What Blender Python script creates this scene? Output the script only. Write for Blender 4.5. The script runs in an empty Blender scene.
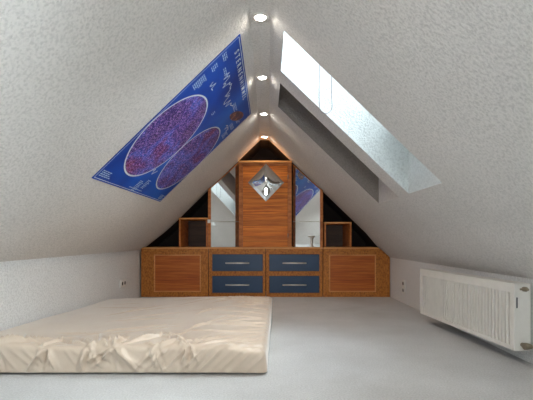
import bpy, bmesh, math, random
import numpy as np
from mathutils import Vector, Matrix
random.seed(4)
C = bpy.context.scene
U = 4.9 / 402.0            # one unit of the measured section, in metres
CH = 58 * U                # camera height
YF = 4.9                   # front of the built-in cabinets
def X(a): return a * U
def Z(b): return CH - b * U

# ------------------------------------------------------------------ helpers
def link(o):
    C.collection.objects.link(o); return o
def mk(name, bm, m, parent=None, smooth=False, bevel=0):
    """turn a bmesh given in world coordinates into ONE object"""
    bmesh.ops.recalc_face_normals(bm, faces=bm.faces[:]) if smooth != 'raw' else None
    me = bpy.data.meshes.new(name); bm.to_mesh(me); bm.free()
    if smooth is True or smooth == 'raw':
        for p in me.polygons: p.use_smooth = True
    o = link(bpy.data.objects.new(name, me))
    for mm in (m if isinstance(m, (list, tuple)) else [m]): me.materials.append(mm)
    if parent is not None:
        r = parent
        off = Vector((0, 0, 0))
        while r is not None:
            off += r.location; r = r.parent
        me.transform(Matrix.Translation(-off)); o.parent = parent
    if bevel:
        b = o.modifiers.new('bevel', 'BEVEL'); b.width = bevel; b.segments = 2; b.limit_method = 'ANGLE'
    return o
def single(name, bm, m, loc, label, cat, group=None, **k):
    o = mk(name, bm, m, **k); o.data.transform(Matrix.Translation(-Vector(loc))); o.location = loc
    return tag(o, label, cat, group)
def tag(o, label, cat, group=None):
    o['label'] = label; o['category'] = cat
    if group: o['group'] = group
    return o
def thing(name, loc, label, cat, group=None):
    o = link(bpy.data.objects.new(name, None)); o.location = loc; o.empty_display_size = .1
    return tag(o, label, cat, group)
def struct(o): o['kind'] = 'structure'; return o
def box(bm, x0, x1, y0, y1, z0, z1):
    v = [bm.verts.new((x, y, z)) for x in (x0, x1) for y in (y0, y1) for z in (z0, z1)]
    for f in ((0,1,3,2),(4,6,7,5),(0,4,5,1),(2,3,7,6),(0,2,6,4),(1,5,7,3)): bm.faces.new([v[i] for i in f])
    return v
def bx(*a):
    bm = bmesh.new(); box(bm, *a); return bm
def prism_xz(bm, pts, y0, y1):
    """outline in the XZ plane given thickness along Y"""
    a = [bm.verts.new((p[0], y0, p[1])) for p in pts]; b = [bm.verts.new((p[0], y1, p[1])) for p in pts]
    bm.faces.new(a); bm.faces.new(b[::-1]); n = len(pts)
    for i in range(n): bm.faces.new((a[i], b[i], b[(i+1) % n], a[(i+1) % n]))
def tube(bm, pts, r, n=10, cap=True):
    pts = [Vector(p) for p in pts]; rings = []
    for i, p in enumerate(pts):
        d = (pts[min(i+1, len(pts)-1)] - pts[max(i-1, 0)]).normalized()
        s = d.cross(Vector((0, 0, 1)));
        if s.length < .1: s = d.cross(Vector((0, 1, 0)))
        s.normalize(); t = d.cross(s)
        rr = r[i] if isinstance(r, (list, tuple)) else r
        rings.append([bm.verts.new(p + rr*(math.cos(2*math.pi*k/n)*s + math.sin(2*math.pi*k/n)*t)) for k in range(n)])
    for a, b in zip(rings, rings[1:]):
        for k in range(n): bm.faces.new((a[k], a[(k+1) % n], b[(k+1) % n], b[k]))
    if cap: bm.faces.new(rings[0][::-1]); bm.faces.new(rings[-1])
def lathe(bm, prof, c, n=32):
    """profile of (radius, z) about a vertical axis through c"""
    rings = []
    for r, z in prof:
        if r < 1e-6: rings.append([bm.verts.new((c[0], c[1], c[2]+z))])
        else: rings.append([bm.verts.new((c[0]+r*math.cos(2*math.pi*k/n), c[1]+r*math.sin(2*math.pi*k/n), c[2]+z)) for k in range(n)])
    for a, b in zip(rings, rings[1:]):
        for k in range(n):
            k2 = (k+1) % n
            q = ([a[0]] if len(a) == 1 else [a[k], a[k2]]) + ([b[0]] if len(b) == 1 else [b[k2], b[k]])
            if len(q) > 2: bm.faces.new(q)

# ------------------------------------------------------------------ materials
def mat(name, col=(.8,.8,.8), rough=.5, metal=0, spec=None):
    m = bpy.data.materials.new(name); m.use_nodes = True
    b = m.node_tree.nodes['Principled BSDF']
    b.inputs['Base Color'].default_value = (*col, 1); b.inputs['Roughness'].default_value = rough
    b.inputs['Metallic'].default_value = metal
    if spec is not None: b.inputs['Specular IOR Level'].default_value = spec
    return m
def N(m, t, **k):
    n = m.node_tree.nodes.new(t)
    for a, v in k.items():
        if a in n.inputs: n.inputs[a].default_value = v
        else: setattr(n, a, v)
    return n
def L(m, a, b): m.node_tree.links.new(a, b)
def coord(m, scale=(1,1,1)):
    tc = N(m, 'ShaderNodeTexCoord'); mp = N(m, 'ShaderNodeMapping'); mp.inputs['Scale'].default_value = scale
    L(m, tc.outputs['Object'], mp.inputs['Vector']); return mp.outputs['Vector']
def ramp(m, fac, stops):
    r = N(m, 'ShaderNodeValToRGB'); e = r.color_ramp.elements
    while len(e) < len(stops): e.new(.5)
    for i, (p, c) in enumerate(stops): e[i].position = p; e[i].color = (*c, 1)
    L(m, fac, r.inputs['Fac']); return r.outputs['Color']
def noise(m, vec, scale, detail=4, rough=.55):
    n = N(m, 'ShaderNodeTexNoise'); n.inputs['Scale'].default_value = scale; n.inputs['Detail'].default_value = detail
    n.inputs['Roughness'].default_value = rough; L(m, vec, n.inputs['Vector']); return n.outputs['Fac']
def bsdf(m): return m.node_tree.nodes['Principled BSDF']
def bump(m, h, strength, dist=.01):
    b = N(m, 'ShaderNodeBump'); b.inputs['Strength'].default_value = strength; b.inputs['Distance'].default_value = dist
    L(m, h, b.inputs['Height']); L(m, b.outputs['Normal'], bsdf(m).inputs['Normal'])

def plaster(name, c):
    m = mat(name, c, .9, spec=.2); v = coord(m)
    n1 = noise(m, v, 85, 3, .6)
    col = ramp(m, noise(m, v, 1.7, 5), [(.3, tuple(x*.93 for x in c)), (.7, c)])
    mix = N(m, 'ShaderNodeMix', data_type='RGBA', blend_type='MULTIPLY'); mix.inputs[0].default_value = 1
    L(m, col, mix.inputs[6]); L(m, ramp(m, n1, [(.36, (.82,.82,.82)), (.56, (1,1,1))]), mix.inputs[7])
    L(m, mix.outputs[2], bsdf(m).inputs['Base Color'])
    bump(m, n1, .9, .008); return m
def wood(name, cs, sc, rough=.5, plank=None, detail=5, coat=.05):
    """cs dark->light colours, sc grain scale (long axis small)"""
    m = mat(name, cs[1], rough, spec=.4); v = coord(m, sc)
    n = noise(m, v, 1, detail, .6)
    col = ramp(m, n, [(.28, cs[0]), (.5, cs[1]), (.72, cs[2])])
    if plank:
        tc = N(m, 'ShaderNodeTexCoord'); s = N(m, 'ShaderNodeSeparateXYZ'); L(m, tc.outputs['Object'], s.inputs[0])
        d = N(m, 'ShaderNodeMath', operation='DIVIDE'); L(m, s.outputs['Z'], d.inputs[0]); d.inputs[1].default_value = plank
        fr = N(m, 'ShaderNodeMath', operation='FRACT'); L(m, d.outputs[0], fr.inputs[0])
        fl = N(m, 'ShaderNodeMath', operation='FLOOR'); L(m, d.outputs[0], fl.inputs[0])
        wn = N(m, 'ShaderNodeTexWhiteNoise', noise_dimensions='1D'); L(m, fl.outputs[0], wn.inputs['W'])
        m1 = N(m, 'ShaderNodeMix', data_type='RGBA', blend_type='MULTIPLY'); m1.inputs[0].default_value = 1
        L(m, col, m1.inputs[6]); L(m, ramp(m, wn.outputs['Value'], [(0, (.80,.76,.72)), (1, (1.08,1.08,1.08))]), m1.inputs[7])
        m2 = N(m, 'ShaderNodeMix', data_type='RGBA', blend_type='MULTIPLY'); m2.inputs[0].default_value = 1
        L(m, m1.outputs[2], m2.inputs[6]); L(m, ramp(m, fr.outputs[0], [(0, (.35,.3,.3)), (.07, (1,1,1))]), m2.inputs[7])
        col = m2.outputs[2]
    L(m, col, bsdf(m).inputs['Base Color']); bump(m, n, .15, .002)
    bsdf(m).inputs['Coat Weight'].default_value = coat
    return m
M = {}
M['plaster'] = plaster('white_plaster', (.80, .775, .75))
M['plasterw'] = plaster('white_wall_plaster', (.86, .865, .87))
M['reveal'] = plaster('white_reveal_plaster', (.72, .75, .75))
M['shut'] = plaster('shaded_reveal_plaster', (.33, .295, .27))  # shade in the closed skylight's shaft, put into the plaster colour
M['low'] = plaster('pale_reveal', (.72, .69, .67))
M['door'] = wood('orange_pine_planks', [(.42,.085,.006), (.72,.20,.016), (.85,.31,.035)], (3, 3, 70), .5, plank=.066, coat=0)
M['panel'] = wood('reddish_panel_wood', [(.30,.06,.008), (.52,.13,.018), (.66,.21,.035)], (2.6, 3, 42))
M['frame'] = wood('mottled_frame_wood', [(.28,.08,.012), (.52,.18,.025), (.64,.26,.05)], (55, 55, 38), detail=3)
M['edge'] = wood('shelf_edge_wood', [(.34,.09,.018), (.54,.17,.036), (.66,.25,.06)], (9, 9, 30))
M['topw'] = wood('light_top_wood', [(.60,.24,.06), (.76,.36,.11), (.84,.45,.17)], (4, 20, 40))
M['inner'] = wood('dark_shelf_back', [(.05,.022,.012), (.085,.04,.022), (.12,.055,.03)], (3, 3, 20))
M['dark'] = mat('black_brown_rear_shade', (.022, .013, .010), .85)  # shade behind the cabinets, put into the colour
M['navy'] = mat('navy_drawer_paint', (.022, .052, .115), .38)
m = M['navy']; L(m, ramp(m, noise(m, coord(m), 3), [(.3, (.015,.05,.125)), (.7, (.022,.065,.155))]), bsdf(m).inputs['Base Color'])
M['steel'] = mat('brushed_steel', (.86,.85,.83), .5, .8)
M['mirror'] = mat('mirror_glass', (.70,.69,.67), .025, 1)
M['chrome'] = mat('chrome', (.82,.82,.82), .12, 1)
M['enamel'] = mat('white_radiator_enamel', (.84,.82,.77), .32)
M['plastic'] = mat('white_plastic', (.84,.83,.80), .35)
M['hole'] = mat('dark_socket_hole', (.05,.05,.05), .6)
M['label'] = mat('dark_label', (.04,.045,.06), .4)
M['brass'] = mat('tarnished_valve_metal', (.34,.29,.22), .42, .8)
M['pipe'] = mat('beige_pipe_paint', (.55,.48,.38), .4)
M['wax'] = mat('white_ceramic', (.85,.84,.80), .3)
M['black'] = mat('black_blind_fabric', (.10,.085,.075), .9)
M['sash'] = mat('white_window_frame', (.82,.82,.80), .35)
M['cord'] = mat('grey_cord', (.16,.16,.16), .7)
for k in ('steel', 'enamel', 'plastic', 'wax', 'sash', 'pipe', 'brass', 'black', 'cord', 'label', 'hole', 'dark'):
    m = M[k]; c = bsdf(m).inputs['Base Color'].default_value[:3]
    L(m, ramp(m, noise(m, coord(m), 14), [(.3, tuple(x*.95 for x in c)), (.7, tuple(min(1, x*1.03) for x in c))]), bsdf(m).inputs['Base Color'])
# glass that lets daylight through, with a surface reflection
m = bpy.data.materials.new('window_glass'); m.use_nodes = True; nt = m.node_tree; nt.nodes.remove(nt.nodes['Principled BSDF'])
tr = N(m, 'ShaderNodeBsdfTransparent'); gl = N(m, 'ShaderNodeBsdfGlossy'); gl.inputs['Roughness'].default_value = .02
fz = N(m, 'ShaderNodeFresnel'); mx = N(m, 'ShaderNodeMixShader'); tr.inputs['Color'].default_value = (.95,.98,.97,1)
L(m, fz.outputs[0], mx.inputs[0]); L(m, tr.outputs[0], mx.inputs[1]); L(m, gl.outputs[0], mx.inputs[2])
L(m, mx.outputs[0], nt.nodes['Material Output'].inputs['Surface']); M['glass'] = m
M['tinted'] = m.copy(); M['tinted'].name = 'dimming_glass'  # tint added to dim the daylight falling on this skylight's reveal
for n_ in M['tinted'].node_tree.nodes:
    if n_.type == 'BSDF_TRANSPARENT': n_.inputs['Color'].default_value = (.56, .585, .585, 1)
# lamp lens
m = mat('downlight_lens', (1,1,1), .4); b = bsdf(m); b.inputs['Emission Color'].default_value = (1, .93, .82, 1); b.inputs['Emission Strength'].default_value = 14
M['lens'] = m
# carpet
m = mat('pale_grey_carpet', (.4,.41,.42), .95, spec=.1); v = coord(m)
big = ramp(m, noise(m, v, 1.6, 6, .6), [(.3, (.54,.55,.56)), (.5, (.61,.625,.64)), (.72, (.68,.695,.71))])
mix = N(m, 'ShaderNodeMix', data_type='RGBA', blend_type='MULTIPLY'); mix.inputs[0].default_value = 1
L(m, big, mix.inputs[6]); L(m, ramp(m, noise(m, v, 120, 3), [(.3, (.8,.8,.8)), (.7, (1.06,1.06,1.06))]), mix.inputs[7])
L(m, mix.outputs[2], bsdf(m).inputs['Base Color']); bump(m, noise(m, v, 160, 3), .5, .006); M['carpet'] = m
# satin sheet
m = mat('beige_satin_sheet', (.62,.50,.39), .40, spec=.8); v = coord(m)
L(m, ramp(m, noise(m, v, 5, 4), [(.3, (.62,.50,.395)), (.7, (.68,.57,.46))]), bsdf(m).inputs['Base Color'])
bsdf(m).inputs['Sheen Weight'].default_value = .8; bsdf(m).inputs['Sheen Roughness'].default_value = .35
bump(m, noise(m, coord(m, (1, .6, 1)), 26, 5, .6), .22, .006); M['sheet'] = m

# ------------------------------------------------------------------ the room
YB, YE = -2.6, 5.47              # gable wall behind the camera, back wall behind the cabinets
W1 = (2.235, 2.77, 7.3, 79.5)    # skylight openings: y0, y1, a0, a1
W2 = (2.985, 3.52, 7.3, 79.5)
W4 = (.25, .80, 7.3, 79.5)  # added opening, out of view
def rb(a): return -101 + .96*(a - 1) if a > 1 else -101
def lb(a): return -101 + .97*(-8 - a)
right = [(1, -101), (7.3, rb(7.3))] + [(a, rb(a)) for a in (30, 55, 79.5, 90, 100)] + [(110, 6.0), (116, 12.4), (122.6, 18.6)]
left = [(-8, -101)] + [(a, lb(a)) for a in (-30, -55, -83)] + [(-92, -19), (-100, -11.6), (-107, -5.6), (-113, -1), (-119, 3.8), (-124, 7.8), (-128.5, 11)]
prof = left[::-1] + right
ys = [YB, -1.2, 0, W4[0], W4[1], 1.4, W1[0], W1[1], W2[0], W2[1], 4.2, 5.0]
def sect(ys, name, mat_, hole=True):
    bm = bmesh.new()
    g = [[bm.verts.new((X(a), y, Z(b))) for a, b in prof] for y in ys]
    for j in range(len(ys)-1):
        for i in range(len(prof)-1):
            a0, a1 = prof[i][0], prof[i+1][0]; skip = False
            if hole:
                for w in (W1, W2, W4):
                    if abs(ys[j]-w[0]) < 1e-6 and a0 >= w[2]-1e-6 and a1 <= w[3]+1e-6: skip = True
            if not skip: bm.faces.new((g[j][i], g[j+1][i], g[j+1][i+1], g[j][i+1]))
    o = mk(name, bm, mat_, smooth=False)
    for p in o.data.polygons:
        if p.center.x < X(-83): p.use_smooth = True
    return struct(o)
sect(ys, 'ceiling', M['plaster'])
o = sect([5.0, YE], 'ceiling_rear', M['dark'], False); o.name = 'ceiling_shade'  # ceiling behind the cabinets, its unlit look painted near black
XL, XR = X(-128.5), X(122.6)
o = struct(mk('wall_left', bx(XL-.1, XL, YB, YE, 0, Z(11)), M['plasterw']))
o = struct(mk('wall_right', bx(XR, XR+.1, YB, YE, 0, Z(18.6)), M['plasterw']))
struct(mk('floor', bx(XL-.1, XR+.1, YB-.1, YE+.1, -.1, 0), M['carpet']))
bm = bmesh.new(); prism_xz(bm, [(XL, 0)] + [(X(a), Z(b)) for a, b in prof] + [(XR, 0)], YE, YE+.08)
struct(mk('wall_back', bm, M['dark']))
# unseen gable wall behind the camera; its window is added for daylight
gx0, gx1, gz0, gz1 = -.42, .32, .66, 1.22
bm = bmesh.new()
def topz(x):
    a = x/U
    for (p, q), (r, s) in zip(prof, prof[1:]):
        if p <= a <= r: return Z(q + (s-q)*(a-p)/(r-p))
pl = [(XL, 0), (XL, Z(11))] + [(X(a), Z(b)) for a, b in prof[1:] if X(a) < gx0]
prism_xz(bm, pl + [(gx0, topz(gx0)), (gx0, 0)], YB-.1, YB)
pr = [(X(a), Z(b)) for a, b in prof[:-1] if X(a) > gx1]
prism_xz(bm, [(gx1, 0), (gx1, topz(gx1))] + pr + [(XR, Z(18.6)), (XR, 0)], YB-.1, YB)
prism_xz(bm, [(gx0, 0), (gx0, gz0), (gx1, gz0), (gx1, 0)], YB-.1, YB)
mid = [(X(a), Z(b)) for a, b in prof if gx0 < X(a) < gx1]
prism_xz(bm, [(gx0, gz1), (gx0, topz(gx0))] + mid + [(gx1, topz(gx1)), (gx1, gz1)], YB-.1, YB)
struct(mk('wall_front', bm, M['plaster']))
bm = bmesh.new(); t = .05
box(bm, gx0, gx1, YB-.08, YB-.02, gz0, gz0+t); box(bm, gx0, gx1, YB-.08, YB-.02, gz1-t, gz1)
box(bm, gx0, gx0+t, YB-.08, YB-.02, gz0, gz1); box(bm, gx1-t, gx1, YB-.08, YB-.02, gz0, gz1)
box(bm, -.08, -.02, YB-.08, YB-.02, gz0, gz1)
w3 = struct(mk('fill_window_gable', bm, M['sash']))
mk('pane', bx(gx0+.03, gx1-.03, YB-.055, YB-.045, gz0+.03, gz1-.03), M['glass'], w3)

# skylights: a straight shaft through the roof, sash and pane on top of it
VH = .62
def skylight(name, w, blind):
    y0, y1, a0, a1 = w; bm = bmesh.new(); th = .03
    def ring(h, e=0):
        zs = lambda x: CH - (-101 + .96*(x/U-1))*U + h
        return [(x, y, zs(x)) for x, y in ((X(a0)-e, y0-e), (X(a0)-e, y1+e), (X(a1)+e, y1+e), (X(a1)+e, y0-e))]
    lo = [bm.verts.new(p) for p in ring(0)]; hi = [bm.verts.new(p) for p in ring(VH)]
    lo2 = [bm.verts.new(p) for p in ring(.004, th)]; hi2 = [bm.verts.new(p) for p in ring(VH, th)]
    for i in range(4):
        j = (i+1) % 4
        bm.faces.new((lo[i], lo[j], hi[j], hi[i])); bm.faces.new((lo2[i], hi2[i], hi2[j], lo2[j])); bm.faces.new((hi[i], hi[j], hi2[j], hi2[i]))
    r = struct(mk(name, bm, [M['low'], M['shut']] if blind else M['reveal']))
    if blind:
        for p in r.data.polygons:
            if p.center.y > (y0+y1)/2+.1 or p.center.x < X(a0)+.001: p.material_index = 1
    def plate(da0, da1, dy0, dy1, h0, h1):
        b = bmesh.new(); v = []
        for a, y in ((da0, dy0), (da0, dy1), (da1, dy1), (da1, dy0)):
            v.append((X(a), y, Z(rb(a))))
        A = [b.verts.new((p[0], p[1], p[2]+h0)) for p in v]; B = [b.verts.new((p[0], p[1], p[2]+h1)) for p in v]
        b.faces.new(A); b.faces.new(B[::-1])
        for i in range(4): b.faces.new((A[i], B[i], B[(i+1) % 4], A[(i+1) % 4]))
        return b
    b = bmesh.new()
    for q in ((a0-2, a0+3, y0-.03, y1+.03), (a1-3, a1+2, y0-.03, y1+.03), (a0+3, a1-3, y0-.03, y0+.035), (a0+3, a1-3, y1-.035, y1+.03)):
        p = plate(*q, VH-.01, VH+.05); me = bpy.data.meshes.new('t'); p.to_mesh(me); p.free(); b.from_mesh(me); bpy.data.meshes.remove(me)
    mk('window_frame', b, M['sash'], r)
    mk('pane', plate(a0+2.5, a1-2.5, y0+.03, y1-.03, VH+.02, VH+.028), M['tinted'] if name == 'window_1' else M['glass'], r)
    if blind: mk('roller_shutter', plate(a0-3, a1+3, y0-.045, y1+.045, VH+.055, VH+.07), M['black'], r)
    return r
s1 = skylight('window_1', W1, False)
s2 = skylight('window_2', W2, True)
skylight('fill_skylight', W4, False)  # unseen skylight added to brighten the room
# blind cord loop hanging in the open skylight
bm = bmesh.new(); pts = []
cx, cy = X(29.5), 2.50; top, bot = Z(rb(29))+VH-.01, Z(-64)
for i in range(41):
    s = i/40; ang = math.pi*(s*2-1)
    if s < .35: h = s/.35; px = -.02-.022*math.sin(h*1.5); pz = top+(bot+.05-top)*h
    elif s > .65: h = (1-s)/.35; px = .022+.015*math.sin(h*1.5); pz = top+(bot+.05-top)*h
    else: h = (s-.35)/.3*math.pi; px = -.04*math.cos(h)+0; pz = bot+.05-.05*math.sin(h)
    pts.append((cx+px, cy, pz))
tube(bm, pts, .0024, 6); mk('pull_cord', bm, M['cord'], s1, smooth=True)

# ------------------------------------------------------------------ recessed lamps in the ridge strip
def lamp(y, label, seen=True):
    z = Z(-101); x = X(-3.5)
    t = thing('recessed_downlight', (x, y, z), label, 'ceiling light', 'recessed lamps along the ridge')
    bm = bmesh.new(); lathe(bm, [(.030, -.003), (.034, -.007), (.046, -.006), (.050, -.001), (.050, 0)], (x, y, z))
    mk('trim_ring', bm, M['steel'], t, smooth=True)
    bm = bmesh.new(); lathe(bm, [(0, -.0035), (.030, -.0035), (.031, 0)], (x, y, z))
    mk('lens', bm, M['lens'], t, smooth=True)
    ld = bpy.data.lights.new('downlight_beam', 'SPOT'); ld.energy = LAMP; ld.color = (1, .80, .60); ld.spot_size = math.radians(130); ld.spot_blend = .9; ld.shadow_soft_size = .02
    lo = link(bpy.data.objects.new('downlight_beam', ld)); lo.location = (0, 0, -.02); lo.parent = t
LAMP = 2.2
lamp(2.23, 'largest and nearest round recessed lamp in the flat ridge strip, beside the bright skylight')
lamp(3.06, 'second round recessed lamp from the camera in the ridge strip, level with the poster title')
lamp(3.95, 'third round recessed lamp from the camera in the ridge strip, past the poster end')
lamp(4.84, 'smallest and farthest round recessed lamp, right above the tall wooden cabinet')
for y in (1.36, .49, -.4, -1.3): lamp(y, 'unseen recessed lamp added to the ridge strip to light the room')  # lamp row carried on out of view, added for light

# ------------------------------------------------------------------ built-in cabinets
TOPB = 9.9                        # b of the underside of the worktop
# left door unit
def door_unit(x0, x1, p0, p1, label, chamfer, name='base_cabinet'):
    xm = X((x0+x1)/2)
    t = thing(name, (xm, YF+.25, 0), label, 'cabinet', 'base cabinets of the built-in wall unit')
    b = bmesh.new()
    if chamfer: pts = [(X(x0), 0), (X(x0), Z(TOPB)), (X(112), Z(TOPB)), (X(x1), Z(18.4)), (X(x1), 0)]
    else: pts = [(X(x0), 0), (X(x0), Z(TOPB)), (X(x1), Z(TOPB)), (X(x1), 0)]
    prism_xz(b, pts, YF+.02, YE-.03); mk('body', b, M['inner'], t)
    # face frame around the panel
    b = bmesh.new(); o = pts; i0, i1, zb, zt = X(p0), X(p1), Z(53), Z(15.5)
    prism_xz(b, [(X(x0), 0), (X(x0), Z(TOPB)), (i0, Z(TOPB)), (i0, 0)], YF, YF+.02)
    if chamfer: prism_xz(b, [(i1, 0), (i1, Z(TOPB)), (X(112.5), Z(TOPB)), (X(x1), Z(18.4)), (X(x1), 0)], YF, YF+.02)
    else: prism_xz(b, [(i1, 0), (i1, Z(TOPB)), (X(x1), Z(TOPB)), (X(x1), 0)], YF, YF+.02)
    box(b, i0, i1, YF, YF+.02, 0, zb); box(b, i0, i1, YF, YF+.02, zt, Z(TOPB))
    mk('face_frame', b, M['frame'], t)
    d = mk('door', bx(i0+.001, i1-.001, YF+.004, YF+.02, zb+.001, zt-.001), M['panel'], t)
    b = bmesh.new(); w = .014
    box(b, i0, i1, YF-.006, YF+.004, zb, zb+w); box(b, i0, i1, YF-.006, YF+.004, zt-w, zt)
    box(b, i0, i0+w, YF-.006, YF+.004, zb+w, zt-w); box(b, i1-w, i1, YF-.006, YF+.004, zb+w, zt-w)
    mk('door_moulding', b, M['topw'], d, bevel=.002)
door_unit(-126.9, -59.9, -114, -67, 'left wooden cupboard with a reddish framed door, behind the mattress beside the white wall', False)
door_unit(55.2, 121.8, 61, 108, 'right wooden cupboard with a reddish framed door, its top corner cut by the slope', True)
def drawer_unit(x0, x1, d0, d1, label, dl):
    t = thing('drawer_cabinet', (X((x0+x1)/2), YF+.25, 0), label, 'cabinet', 'drawer units of the built-in wall unit')
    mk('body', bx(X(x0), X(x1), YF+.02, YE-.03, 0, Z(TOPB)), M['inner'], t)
    b = bmesh.new()
    box(b, X(x0), X(d0), YF, YF+.02, 0, Z(TOPB)); box(b, X(d1), X(x1), YF, YF+.02, 0, Z(TOPB))
    for z0, z1 in ((58, 54), (36.8, 32.2), (15.2, TOPB)): box(b, X(d0), X(d1), YF, YF+.02, Z(z0), Z(z1))
    mk('face_frame', b, M['frame'], t)
    for z0, z1 in ((32.0, 15.4), (53.8, 37.0)):
        d = mk('drawer', bx(X(d0)+.002, X(d1)-.002, YF-.006, YF+.019, Z(z0)+.001, Z(z1)-.001), M['navy'], t, bevel=.002)
        zc = Z((z0+z1)/2)-.004; xc = X((d0+d1)/2); b = bmesh.new()
        tube(b, [(xc-.145, YF-.034, zc), (xc+.145, YF-.034, zc)], .0085, 12)
        for s in (-1, 1): tube(b, [(xc+s*.11, YF-.034, zc), (xc+s*.11, YF-.004, zc)], .0045, 8)
        mk('handle', b, M['steel'], d, smooth=True)
drawer_unit(-59.3, -2.5, -55.8, -5.2, 'wooden unit with two navy drawers, left of centre next to the left cupboard', 'a')
drawer_unit(-1.9, 54.6, 1.2, 51.4, 'wooden unit with two navy drawers, right of centre next to the right cupboard', 'b')
# worktop
b = bmesh.new(); prism_xz(b, [(X(-126.8), Z(TOPB)+.0005), (X(-124.6), Z(8.3)), (X(110), Z(8.3)), (X(111.5), Z(TOPB)+.0005)], YF-.008, YE-.03)
single('worktop', b, M['topw'], (X(-8), YF+.25, Z(TOPB)), 'long thin wooden worktop running over all the cupboards and drawers', 'worktop')
ZT = Z(8.3)

# open shelf boxes
def shelf_box(x0, x1, b1, side, label):
    y0, y1 = YF+.01, YE-.06; th = .018
    k = (y0)/YF
    x0, x1 = X(x0*k), X(x1*k); zt = CH - b1*k*U
    t = thing('open_shelf_box', ((x0+x1)/2, (y0+y1)/2, ZT), label, 'shelf', 'open shelf boxes beside the mirrors')
    z0 = ZT + .001
    mk('side_panel', bx(x0, x0+th, y0, y1, z0, zt-th), M['edge'], t)
    mk('side_panel', bx(x1-th, x1, y0, y1, z0, zt-th), M['edge'], t)
    mk('top_board', bx(x0, x1, y0, y1, zt-th, zt), M['topw'], t)
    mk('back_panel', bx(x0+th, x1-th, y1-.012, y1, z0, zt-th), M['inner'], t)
shelf_box(-89, -60.5, -21.3, -1, 'open wooden box shelf standing left of the mirrors, under the left slope')
shelf_box(56.5, 83.5, -17.0, 1, 'open wooden box shelf standing right of the mirrors, under the right slope')

# tall centre cabinet
cx0, cx1, ct = X(-29), X(23.6), Z(-76.2)
t = thing('tall_cabinet', ((cx0+cx1)/2, YF+.2, ZT), 'tall centre cabinet with an orange plank door reaching up to the ridge', 'cabinet')
mk('body', bx(cx0, cx1, YF+.02, YE-.06, ZT+.001, ct), M['edge'], t)
b = bmesh.new(); fw = .045
box(b, cx0, cx0+fw, YF-.004, YF+.02, ZT+.001, ct); box(b, cx1-fw, cx1, YF-.004, YF+.02, ZT+.001, ct)
box(b, cx0+fw, cx1-fw, YF-.004, YF+.02, ct-.03, ct)
mk('face_frame', b, M['edge'], t)
mk('door', bx(cx0+fw+.003, cx1-fw-.003, YF-.008, YF+.018, ZT+.004, ct-.033), M['door'], t, bevel=.002)
mk('top_board', bx(cx0-.005, cx1+.002, YF-.02, YE-.06, ct+.0005, ct+.022), M['topw'], t, bevel=.002)
for z in (ZT+.12, ct-.2):
    b = bmesh.new(); tube(b, [(cx1-fw, YF-.012, z), (cx1-fw, YF-.012, z+.05)], .005, 8); mk('hinge', b, M['brass'], t, smooth=True)
# diamond mirror on the plank door
t = thing('diamond_mirror', (X(-2), YF-.012, Z(-56.2)), 'square mirror turned on its corner, hung on the orange plank door', 'mirror')
def dia(bm, hx, hz, y, hy=0): return [bm.verts.new((X(-2)+sx*hx, y, Z(-56.2)+sz*hz)) for sx, sz in ((-1,0),(0,-1),(1,0),(0,1))]
b = bmesh.new(); A = dia(b, .212, .222, YF-.0085); B = dia(b, .212, .222, YF-.018); b.faces.new(A)
for i in range(4): b.faces.new((A[i], A[(i+1)%4], B[(i+1)%4], B[i]))
b.faces.new(B[::-1]); mk('backing_board', b, M['inner'], t)
b = bmesh.new(); A = dia(b, .218, .229, YF-.0185); Bo = dia(b, .218, .229, YF-.022); Ci = dia(b, .170, .179, YF-.031)
b.faces.new(A)
for i in range(4):
    j = (i+1) % 4; b.faces.new((A[i], A[j], Bo[j], Bo[i])); b.faces.new((Bo[i], Bo[j], Ci[j], Ci[i]))
# gently domed centre
n = 10; hx, hz = .170, .179; gr = {}
for i in range(n+1):
    for j in range(n+1):
        p, q = i/n*2-1, j/n*2-1
        x = (p+q)/2*hx; z = (q-p)/2*hz
        gr[i, j] = b.verts.new((X(-2)+x, YF-.031-.010*(1-p*p)*(1-q*q), Z(-56.2)+z))
dome = [b.faces.new((gr[i,j], gr[i+1,j], gr[i+1,j+1], gr[i,j+1])) for i in range(n) for j in range(n)]
for f in dome: f.smooth = True
o = mk('mirror_glass', b, M['mirror'], t)

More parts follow.
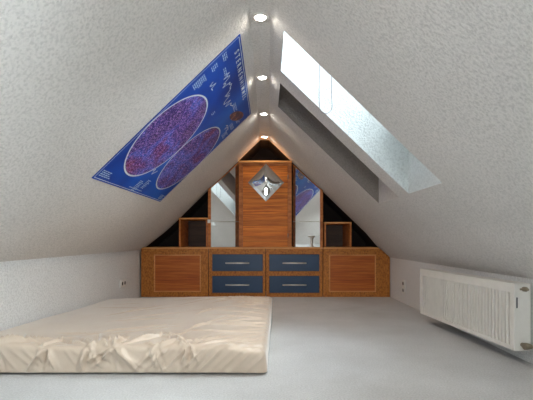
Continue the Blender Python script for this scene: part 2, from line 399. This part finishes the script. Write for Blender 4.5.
# the two slanted mirrors beside the tall cabinet
def side_mirror(s, xo, xi, label):
    # outer (near) edge at yo, inner (far) edge deeper: turned about 14 degrees towards the room's middle
    yo = YF+.045; tan = math.tan(math.radians(14.2))
    def slope(x):
        a = x/U
        return CH - ((lb(a) if s < 0 else rb(a)))*U
    k = yo/YF; xo_, xi_ = X(xo*k), X(xi*1.02)
    L_ = abs(xi_-xo_)
    def P(f, z, off=0):                # f 0 outer .. 1 inner
        x = xo_ + (xi_-xo_)*f; y = yo + L_*f*tan
        n = Vector((-s*math.sin(math.radians(14.2)), -math.cos(math.radians(14.2)), 0))
        return Vector((x, y, z)) + n*off
    t = thing('leaning_mirror', ((xo_+xi_)/2, yo+.04, ZT), label, 'mirror', 'cut mirrors flanking the tall cabinet')
    z0 = ZT+.002; g = .022
    zo, zi = slope(xo_)-g, slope(xi_)-g
    b = bmesh.new()
    F = [P(0, z0, .0), P(1, z0, .0), P(1, zi, .0), P(0, zo, .0)]
    G = [P(0, z0, -.006), P(1, z0, -.006), P(1, zi, -.006), P(0, zo, -.006)]
    F = [b.verts.new(p) for p in F]; G = [b.verts.new(p) for p in G]
    b.faces.new(F); b.faces.new(G[::-1])
    for i in range(4): b.faces.new((F[i], G[i], G[(i+1)%4], F[(i+1)%4]))
    mk('mirror_glass', b, M['mirror'], t)
    # post on the outer edge and thin rail under the slope
    b = bmesh.new(); w = .032
    a0, a1 = (xo_-w, xo_) if s < 0 else (xo_, xo_+w)
    pz = lambda x: slope(x)-.006
    prism_xz(b, [(a0, z0), (a0, pz(a0)), (a1, pz(a1)), (a1, z0)], yo-.03, yo+.02)
    mk('post', b, M['edge'], t)
    b = bmesh.new(); q = []
    for f, zz in ((0, zo), (1, zi)):
        q.append([b.verts.new(P(f, zz+.001, .012)), b.verts.new(P(f, zz+.001, -.006)), b.verts.new(P(f, zz+.015, -.006)), b.verts.new(P(f, zz+.015, .012))])
    for i in range(4): b.faces.new((q[0][i], q[0][(i+1)%4], q[1][(i+1)%4], q[1][i]))
    b.faces.new(q[0]); b.faces.new(q[1][::-1])
    mk('top_rail', b, M['edge'], t)
    # joint between the two glass pieces
    b = bmesh.new(); zs = Z(-17.5)
    q = []
    for f in (0, 1):
        q.append([b.verts.new(P(f, zs, .0035)), b.verts.new(P(f, zs, .0001)), b.verts.new(P(f, zs+.005, .0001)), b.verts.new(P(f, zs+.005, .0035))])
    for i in range(4): b.faces.new((q[0][i], q[0][(i+1)%4], q[1][(i+1)%4], q[1][i]))
    b.faces.new(q[0]); b.faces.new(q[1][::-1])
    mk('joint_strip', b, M['pipe'], t)
    if s < 0:
        mk('catch', bx(xo_-w-.004, xo_-w+.03, yo-.045, yo-.0305, Z(-19.5), Z(-16)), M['plastic'], t)
side_mirror(-1, -57, -29.2, 'left angled mirror cut to the slope, showing the bright skylight')
side_mirror(1, 52, 25, 'right angled mirror cut to the slope, showing the blue poster')
# small white pedestal dish in front of the right mirror
b = bmesh.new(); lathe(b, [(0,0),(.030,0),(.031,.006),(.014,.014),(.011,.03),(.011,.105),(.018,.118),(.036,.128),(.038,.140),(.035,.141),(.03,.134),(0,.132)], (X(43.5), YF+.028, ZT))
single('candle_holder', b, M['wax'], (X(43.5), YF+.028, ZT), 'small white pedestal candle holder in front of the right mirror', 'candle holder', smooth=True)

# ------------------------------------------------------------------ poster on the left slope
dp = Vector((0, 1, 0)); up = Vector((X(-13.2)-X(-82.6), 0, Z(lb(-13.2))-Z(lb(-82.6)))); PH = up.length; up.normalize()
nrm = dp.cross(up)
if nrm.x < 0: nrm = -nrm
PO = Vector((X(-82.6), 2.29, Z(lb(-82.6)))); PW = 3.745-2.29
def PP(u, v, h): return PO + dp*u + up*v + nrm*h
t = thing('star_chart_poster', PO, 'large blue star map poster with two round sky charts on the left slope', 'poster')
m = mat('poster_blue', (.01,.05,.35), .5, spec=.25); v_ = coord(m)
L(m, ramp(m, noise(m, v_, 1.3, 3), [(.3, (.003,.03,.26)), (.5, (.004,.08,.50)), (.7, (.01,.16,.70))]), bsdf(m).inputs['Base Color']); M['pblue'] = m
m = mat('star_speckle', (.05,.02,.3), .5, spec=.25); v_ = coord(m)
base = ramp(m, noise(m, v_, 3.2, 4, .6), [(.30, (.03,.01,.10)), (.44, (.03,.02,.22)), (.52, (.03,.10,.50)), (.6, (.06,.015,.18)), (.72, (.16,.01,.06))])
sp = ramp(m, noise(m, v_, 80, 2, .9), [(.50, (0,0,0)), (.60, (.55,.32,.66))])
mix = N(m, 'ShaderNodeMix', data_type='RGBA', blend_type='ADD'); mix.inputs[0].default_value = .8
L(m, base, mix.inputs[6]); L(m, sp, mix.inputs[7]); L(m, mix.outputs[2], bsdf(m).inputs['Base Color']); M['stars'] = m
M['ink'] = mat('white_print', (.70,.80,.88), .4); M['dimink'] = mat('pale_blue_print', (.50,.70,.92), .4)
M['galaxy'] = mat('galaxy_print', (.3,.1,.05), .35)
m = M['galaxy']; L(m, ramp(m, noise(m, coord(m), 22, 4, .7), [(.38, (.01,.008,.03)), (.52, (.07,.015,.10)), (.6, (.42,.14,.04)), (.68, (.8,.6,.35))]), bsdf(m).inputs['Base Color'])
def slab(bm, u0, u1, v0, v1, h0, h1):
    A = [bm.verts.new(PP(u, v, h0)) for u, v in ((u0,v0),(u1,v0),(u1,v1),(u0,v1))]; B = [bm.verts.new(PP(u, v, h1)) for u, v in ((u0,v0),(u1,v0),(u1,v1),(u0,v1))]
    bm.faces.new(A); bm.faces.new(B[::-1])
    for i in range(4): bm.faces.new((A[i], B[i], B[(i+1)%4], A[(i+1)%4]))
def quadline(bm, p, q, w, h):
    d = (Vector(q)-Vector(p)); 
    if d.length < 1e-6: return
    s = Vector((-d.y, d.x)).normalized()*w/2
    vs = [bm.verts.new(PP(*(Vector(p)+s), h)), bm.verts.new(PP(*(Vector(q)+s), h)), bm.verts.new(PP(*(Vector(q)-s), h)), bm.verts.new(PP(*(Vector(p)-s), h))]
    bm.faces.new(vs)
b = bmesh.new(); slab(b, 0, PW, 0, PH, .001, .004); mk('sheet', b, M['pblue'], t)
b = bmesh.new(); e = .012; w = .004
for p, q in (((e,e),(PW-e,e)),((PW-e,e),(PW-e,PH-e)),((PW-e,PH-e),(e,PH-e)),((e,PH-e),(e,e))): quadline(b, p, q, w, .0046)
mk('border_line', b, M['ink'], t)
R = .352
vc = (54-82)/(12-82)*0 + PH*((82-54)/(82-12.))
for k, uc in enumerate((.375, 1.095)):
    b = bmesh.new(); n = 64
    b.faces.new([b.verts.new(PP(uc+R*math.cos(2*math.pi*i/n), vc+R*math.sin(2*math.pi*i/n), .005)) for i in range(n)])
    ch = mk('sky_chart', b, M['stars'], t)
    b = bmesh.new()
    for i in range(n):
        a0, a1 = 2*math.pi*i/n, 2*math.pi*(i+1)/n
        b.faces.new([b.verts.new(PP(uc+r*math.cos(a), vc+r*math.sin(a), .0056)) for r, a in ((R-.001,a0),(R-.001,a1),(R+.011,a1),(R+.011,a0))])
    mk('chart_ring', b, M['ink'], ch)
# title
cu = bpy.data.curves.new('title', 'FONT'); cu.body = 'STERNENHIMMEL'; cu.size = .072; cu.space_character = 1.75; cu.align_x = 'LEFT'; cu.offset = .0010; cu.extrude = .0003
to = link(bpy.data.objects.new('title_tmp', cu)); bpy.context.view_layer.update()
me = bpy.data.meshes.new_from_object(to.evaluated_get(bpy.context.evaluated_depsgraph_get())); bpy.data.objects.remove(to)
wid = max(v.co.x for v in me.vertices)
for v in me.vertices: v.co = PP(.13 + v.co.x*(.83/wid), PH-.062+v.co.y*.72, .0055+v.co.z) - PO
me.materials.append(M['ink']); to = link(bpy.data.objects.new('title_lettering', me)); to.parent = t
# small print blocks and drawings (too small to read)
b = bmesh.new(); rnd = random.Random(3)
def block(u, v, w, rows, dv=.013):
    for r in range(rows):
        x = u; e = u + w*rnd.uniform(.7, 1)
        while x < e:
            l = rnd.uniform(.012, .035); quadline(b, (x, v-r*dv), (min(x+l, e), v-r*dv), .0065, .0047); x += l+.008
for q in ((.035,.075,.16,4), (.035,PH-.12,.10,3), (.05,PH-.30,.09,8), (.055,PH-.20,.07,4), (.20,PH-.15,.14,2), (.62,.11,.09,8), (.74,.14,.08,7), (.66,PH-.33,.05,3), (1.30,.07,.12,4), (.86,PH-.14,.2,3), (1.18,PH-.12,.2,5), (1.28,PH-.30,.12,5), (.55,.035,.3,1), (1.22,PH-.22,.2,3)):
    b = bmesh.new(); block(*q); mk('small_print', b, M['dimink'], t)
for cu_, cv_, n_, sx, sy in ((.45, PH-.17, 16, .16, .05), (.28, PH-.26, 6, .05, .03), (.75, PH-.2, 9, .14, .04), (1.22, PH-.28, 8, .07, .03), (.70, .22, 5, .04, .03)):
    p = (cu_-sx, cv_); b = bmesh.new()
    for i in range(n_):
        q = (cu_-sx+2*sx*(i+1)/n_, cv_+rnd.uniform(-sy, sy)); quadline(b, p, q, .008, .0049); p = q
    mk('constellation_drawing', b, M['ink'], t)
b = bmesh.new()
b.faces.new([b.verts.new(PP(1.17+.17*math.cos(2*math.pi*i/24)*math.cos(.3)-.045*math.sin(2*math.pi*i/24)*math.sin(.3), PH-.155+.17*math.cos(2*math.pi*i/24)*math.sin(.3)+.05*math.sin(2*math.pi*i/24), .0051)) for i in range(24)])
mk('galaxy_picture', b, M['galaxy'], t)

# ------------------------------------------------------------------ radiator
r0, r1 = Vector((X(114), 2.268, 0)), Vector((X(106.3), 3.417, 0))   # front plane, near end -> far end
ax = (r1-r0).normalized(); out = Vector((-ax.y, ax.x, 0)).normalized()
if out.x > 0: out = -out                                             # towards the room
RL = (r1-r0).length; zb0, zt0 = Z(51.8), Z(20.9); TH = .097
t = thing('radiator', (r0+r1)/2 + Vector((.04, 0, zb0)), 'white ribbed panel radiator hung low on the right wall', 'radiator')
def RP(l, h, z): return r0 + ax*l + out*h + Vector((0, 0, z))
def rbox(bm, l0, l1, h0, h1, z0, z1):
    v = [bm.verts.new(RP(l, h, z)) for l in (l0, l1) for h in (h0, h1) for z in (z0, z1)]
    for f in ((0,1,3,2),(4,6,7,5),(0,4,5,1),(2,3,7,6),(0,2,6,4),(1,5,7,3)): bm.faces.new([v[i] for i in f])
b = bmesh.new(); nr = 34; mg = .035; cols = [(0, 0), (mg, 0)]
pitch = (RL-2*mg)/nr
for i in range(nr):
    l = mg + i*pitch
    cols += [(l+pitch*.10, 0), (l+pitch*.16, -.024), (l+pitch*.44, -.024), (l+pitch*.50, 0)]
cols += [(RL-mg, 0), (RL, 0)]
rows = [(zb0, 0), (zb0+.025, 0), (zb0+.035, 1), (zt0-.06, 1), (zt0-.05, 0), (zt0, 0)]
g = [[b.verts.new(RP(l, h*k, z)) for l, h in cols] for z, k in rows]
for j in range(len(rows)-1):
    for i in range(len(cols)-1): b.faces.new((g[j][i], g[j][i+1], g[j+1][i+1], g[j+1][i]))
mk('front_panel', b, M['enamel'], t)
b = bmesh.new(); rbox(b, .006, RL-.006, -TH, -TH+.012, zb0+.005, zt0-.012); rbox(b, .006, RL-.006, -.055, -.04, zb0+.01, zt0-.03); mk('rear_panel', b, M['enamel'], t)
for l0, l1 in ((-.002, .004), (RL-.004, RL+.002)):
    b = bmesh.new(); rbox(b, l0, l1, -TH, .002, zb0-.001, zt0+.001); mk('side_cover', b, M['enamel'], t, bevel=.0015)
b = bmesh.new()
rbox(b, .004, RL-.004, -.012, .001, zt0-.004, zt0+.003); rbox(b, .004, RL-.004, -TH, -TH+.012, zt0-.004, zt0+.003)
for i in range(48):
    l = .01 + (RL-.03)*i/47; rbox(b, l, l+.008, -TH+.012, -.012, zt0-.004, zt0+.001)
mk('top_grille', b, M['enamel'], t)
b = bmesh.new(); rbox(b, -.0035, -.002, -.018, -.010, Z(20.9)-.135, Z(20.9)-.075); mk('maker_label', b, M['label'], t)
b = bmesh.new(); zz = zt0-.028
tube(b, [RP(-.001, -.055, zz), RP(-.02, -.055, zz)], .014, 12); tube(b, [RP(-.02, -.055, zz), RP(-.035, -.055, zz)], [.011, .008], 6)
tube(b, [RP(-.012, -.055, zz), RP(-.012, -.028, zz)], .006, 8)
mk('bleed_valve', b, M['brass'], t, smooth=False)
b = bmesh.new(); zz = zb0+.035
tube(b, [RP(-.001, -.045, zz), RP(-.03, -.045, zz)], .012, 12); tube(b, [RP(-.028, -.045, zz), RP(-.028, -.045, zz+.001)], .02, 14)
tube(b, [RP(-.038, -.03, zz), RP(-.038, -.045, zz), RP(-.038, -.07, zz-.002)], [.019, .019, .014], 14)
mk('lower_valve', b, M['brass'], t, smooth=False)
b = bmesh.new(); ex = RP(-.038, 0, 0).y
tube(b, [RP(-.038, -.065, zz-.002), (XR-.002, ex, zz-.004)], .008, 10); mk('pipe', b, M['pipe'], t, smooth=True)
for l in (.22, RL-.22):
    p = RP(l, -TH, 0); mk('wall_bracket', bx(p.x, XR, p.y-.012, p.y+.012, zt0-.22, zt0-.04), M['plastic'], t)

# ------------------------------------------------------------------ sockets
def socket(x, y, z, s, horiz, label):
    t = thing('wall_socket', (x, y, z), label, 'socket', 'white double sockets near the cabinets')
    hw, hh = (.078, .041) if horiz else (.041, .078); d = .012
    xs = (x+.0005, x+d) if s > 0 else (x-d, x-.0005)
    mk('cover_plate', bx(xs[0], xs[1], y-hw, y+hw, z-hh, z+hh), M['plastic'], t, bevel=.003)
    for k in (-1, 1):
        cy, cz = (y+k*.037, z) if horiz else (y, z+k*.037)
        f = x+s*(d+.0003)
        b = bmesh.new(); n = 20
        tube(b, [(f, cy, cz), (f+s*.004, cy, cz)], .030, 20); rr = mk('outlet_ring', b, M['plastic'], t)
        b = bmesh.new(); tube(b, [(f+s*.0045, cy, cz), (f+s*.005, cy, cz)], .020, 20); mk('outlet_recess', b, M['hole'], t)
socket(XL, 4.32, Z(39), 1, True, 'white double wall socket low on the left wall behind the mattress')
socket(XR, 4.40, Z(43), -1, False, 'white double wall socket low on the right wall between radiator and cupboard')

# ------------------------------------------------------------------ mattress
mx0, mx1, my0, my1, mh = XL+.012, X(.5), 2.085, 3.92, .148
def mattress():
    nx, ny, nz = 240, 220, 22; rr = .03
    me = bmesh.new(); lay = {}
    def key(i, j, k): return (i, j, k)
    def vert(i, j, k):
        kk = (i, j, k)
        if kk not in lay: lay[kk] = me.verts.new((i/nx, j/ny, k/nz))
        return lay[kk]
    for i in range(nx):
        for j in range(ny):
            me.faces.new((vert(i,j,nz), vert(i+1,j,nz), vert(i+1,j+1,nz), vert(i,j+1,nz)))
    for k in range(nz):
        for i in range(nx):
            me.faces.new((vert(i,0,k), vert(i+1,0,k), vert(i+1,0,k+1), vert(i,0,k+1)))
            me.faces.new((vert(i+1,ny,k), vert(i,ny,k), vert(i,ny,k+1), vert(i+1,ny,k+1)))
        for j in range(ny):
            me.faces.new((vert(0,j+1,k), vert(0,j,k), vert(0,j,k+1), vert(0,j+1,k+1)))
            me.faces.new((vert(nx,j,k), vert(nx,j+1,k), vert(nx,j+1,k+1), vert(nx,j,k+1)))
    me.verts.ensure_lookup_table()
    P = np.array([v.co[:] for v in me.verts])
    S = np.array([mx1-mx0, my1-my0, mh]); P = P*S
    inner_lo = np.array([rr, rr, .008]); inner_hi = S - np.array([rr, rr, rr])
    Cc = np.clip(P, inner_lo, inner_hi); D = P-Cc; ln = np.linalg.norm(D, axis=1, keepdims=True)
    Nn = D/np.maximum(ln, 1e-9)
    rad = np.where(D[:, 2:3] < 0, .008, rr)
    P = Cc + Nn*np.minimum(ln, 1)*0 + Nn*rad
    rng = np.random.RandomState(7); disp = np.zeros(len(P))
    W, Dp = S[0], S[1]
    creases = []
    def cr(p, q, w, a): creases.append((np.array(p), np.array(q), w, a))
    # a bunch of gathered cloth on the front edge left of the middle, fanning out over top and front
    for gx, cnt, sp in ((W-.93, 9, .22), (W-.80, 13, .3), (W-.60, 7, .15), (W-1.17, 5, .15), (W-1.45, 6, .2), (W-.42, 6, .12)):
        for i in range(cnt):
            ang = rng.uniform(-1.25, 1.25)
            l = rng.uniform(.06, .40)
            cr((gx+rng.uniform(-.03,.03), 0.01, S[2]), (gx+math.sin(ang)*l, math.cos(ang)*l, S[2]), rng.uniform(.005,.009), rng.uniform(.010,.020)*rng.choice([1,1,-.6]))
            dx = rng.uniform(-sp, sp)
            cr((gx+rng.uniform(-.03,.03), 0, S[2]-.005), (gx+dx*.6, 0, rng.uniform(0,.07)), rng.uniform(.005,.011), rng.uniform(.010,.024)*rng.choice([1,1,-.7]))
    # slanting pulls on the right half of the front
    for i in range(13):
        x = W-.62+i*.05+rng.uniform(-.015,.015)
        cr((x-.09, 0, .01), (x+.05, 0, S[2]-.004), rng.uniform(.006,.011), rng.uniform(.005,.011))
        cr((x+.05, .0, S[2]), (x+.28+rng.uniform(0,.2), rng.uniform(.1,.4), S[2]), .008, rng.uniform(.004,.008))
    for i in range(9):
        x = rng.uniform(0, W-1.0); cr((x, 0, S[2]-.01), (x+rng.uniform(.03,.2), 0, rng.uniform(.0,.05)), .008, rng.uniform(.003,.006))
    # long fine creases over the top
    for i in range(34):
        x, y = rng.uniform(.15, W), rng.uniform(.15, Dp); ang = rng.normal(.55, .4); l = rng.uniform(.15, .6)
        cr((x, y, S[2]), (x+math.cos(ang)*l, y+math.sin(ang)*l, S[2]), rng.uniform(.006,.010), rng.uniform(.0035,.008)*rng.choice([1,-1]))
    # pulls towards the back right corner and the right edge
    for i in range(14):
        y = rng.uniform(.2, Dp-.05)
        cr((W, y, S[2]), (W-rng.uniform(.2,.6), y+rng.uniform(-.2,.25), S[2]), .008, rng.uniform(.005,.010))
    for p, q, w, a in creases:
        d = q-p; L2 = d@d
        tt = np.clip(((P-p)@d)/L2, 0, 1); dist = np.linalg.norm(P-(p+tt[:, None]*d), axis=1)
        m_ = dist < w*3
        disp[m_] += 1.35*a*np.exp(-(dist[m_]/w)**2)*(np.sin(np.pi*np.clip(tt[m_]*.86+.1, 0, 1)))
    from mathutils import noise as mn
    low = np.array([mn.noise(Vector((p[0]*2.2, p[1]*2.2, p[2]*3))) for p in P])
    mid_ = np.array([mn.noise(Vector((p[0]*7+9, p[1]*5, p[2]*7))) for p in P])
    fade = np.clip(P[:, 2]/.02, 0, 1)
    P = P + Nn*((disp + low*.004 + mid_*.0022)*fade)[:, None]
    # slumps to the back, lifts where it is pushed against the left wall
    up_ = np.clip(P[:, 2]/mh, 0, 1)
    fx = np.clip((.5-P[:, 0])/.5, 0, 1)**2; fy = np.clip(1-P[:, 1]/1.1, 0, 1)
    P[:, 2] += up_*(.045*fx*fy - .018*np.clip((P[:, 1]-.9)/.9, 0, 1)*np.clip(1-P[:, 0]/1.2, 0, 1))
    P[:, 2] += up_*.006*np.sin(np.pi*np.clip((P[:, 0]-.4)/(W-.4), 0, 1))
    P[:, 0] += P[:, 0]/W*np.interp(P[:, 1], [0, Dp], [-.010, .034])
    cr_ = np.exp(-((W-P[:, 0])/.16)**2 - (P[:, 1]/.16)**2); P[:, 2] -= up_*.022*cr_
    P[:, 0] -= .012*cr_*up_
    P[:, 2] = np.maximum(P[:, 2], .001)
    P[:, 0] = np.maximum(P[:, 0], -.008)
    for v, p in zip(me.verts, P): v.co = (p[0]+mx0, p[1]+my0, p[2])
    return me
single('mattress', mattress(), M['sheet'], ((mx0+mx1)/2, (my0+my1)/2, 0), 'low mattress in a creased beige satin sheet lying on the floor', 'mattress', smooth='raw')

# ------------------------------------------------------------------ light and camera
w = bpy.data.worlds.new('sky'); C.world = w; w.use_nodes = True
bg = w.node_tree.nodes['Background']; bg.inputs['Color'].default_value = (.90, .95, 1.0, 1); bg.inputs['Strength'].default_value = 10.5
def portal(name, loc, rot, sx, sy):
    ld = bpy.data.lights.new(name, 'AREA'); ld.shape = 'RECTANGLE'; ld.size = sx; ld.size_y = sy; ld.cycles.is_portal = True
    o = link(bpy.data.objects.new(name, ld)); o.location = loc; o.rotation_euler = rot
am = (W1[2]+W1[3])/2; ang = math.atan(.96)
for W_ in (W1, W4): portal('portal_skylight', (X(am), (W_[0]+W_[1])/2, Z(rb(am))+VH+.06), (0, ang, 0), X(W1[3]-W1[2])/math.cos(ang)+.05, .60)
portal('portal_gable', ((gx0+gx1)/2, YB-.1, (gz0+gz1)/2), (math.radians(90), 0, 0), gx1-gx0, gz1-gz0)
cd = bpy.data.cameras.new('camera'); cam = link(bpy.data.objects.new('camera', cd)); C.camera = cam
cam.location = (0, 0, CH); cam.rotation_euler = (math.radians(90), 0, 0)
cd.sensor_width = 36; cd.lens = 402/533*36; cd.shift_y = 39/533; cd.shift_x = -1.5/533; cd.clip_start = .02
vs = C.view_settings; vs.view_transform = 'Standard'; vs.look = 'None'; vs.gamma = 1; vs.use_curve_mapping = False; vs.exposure = 2.4
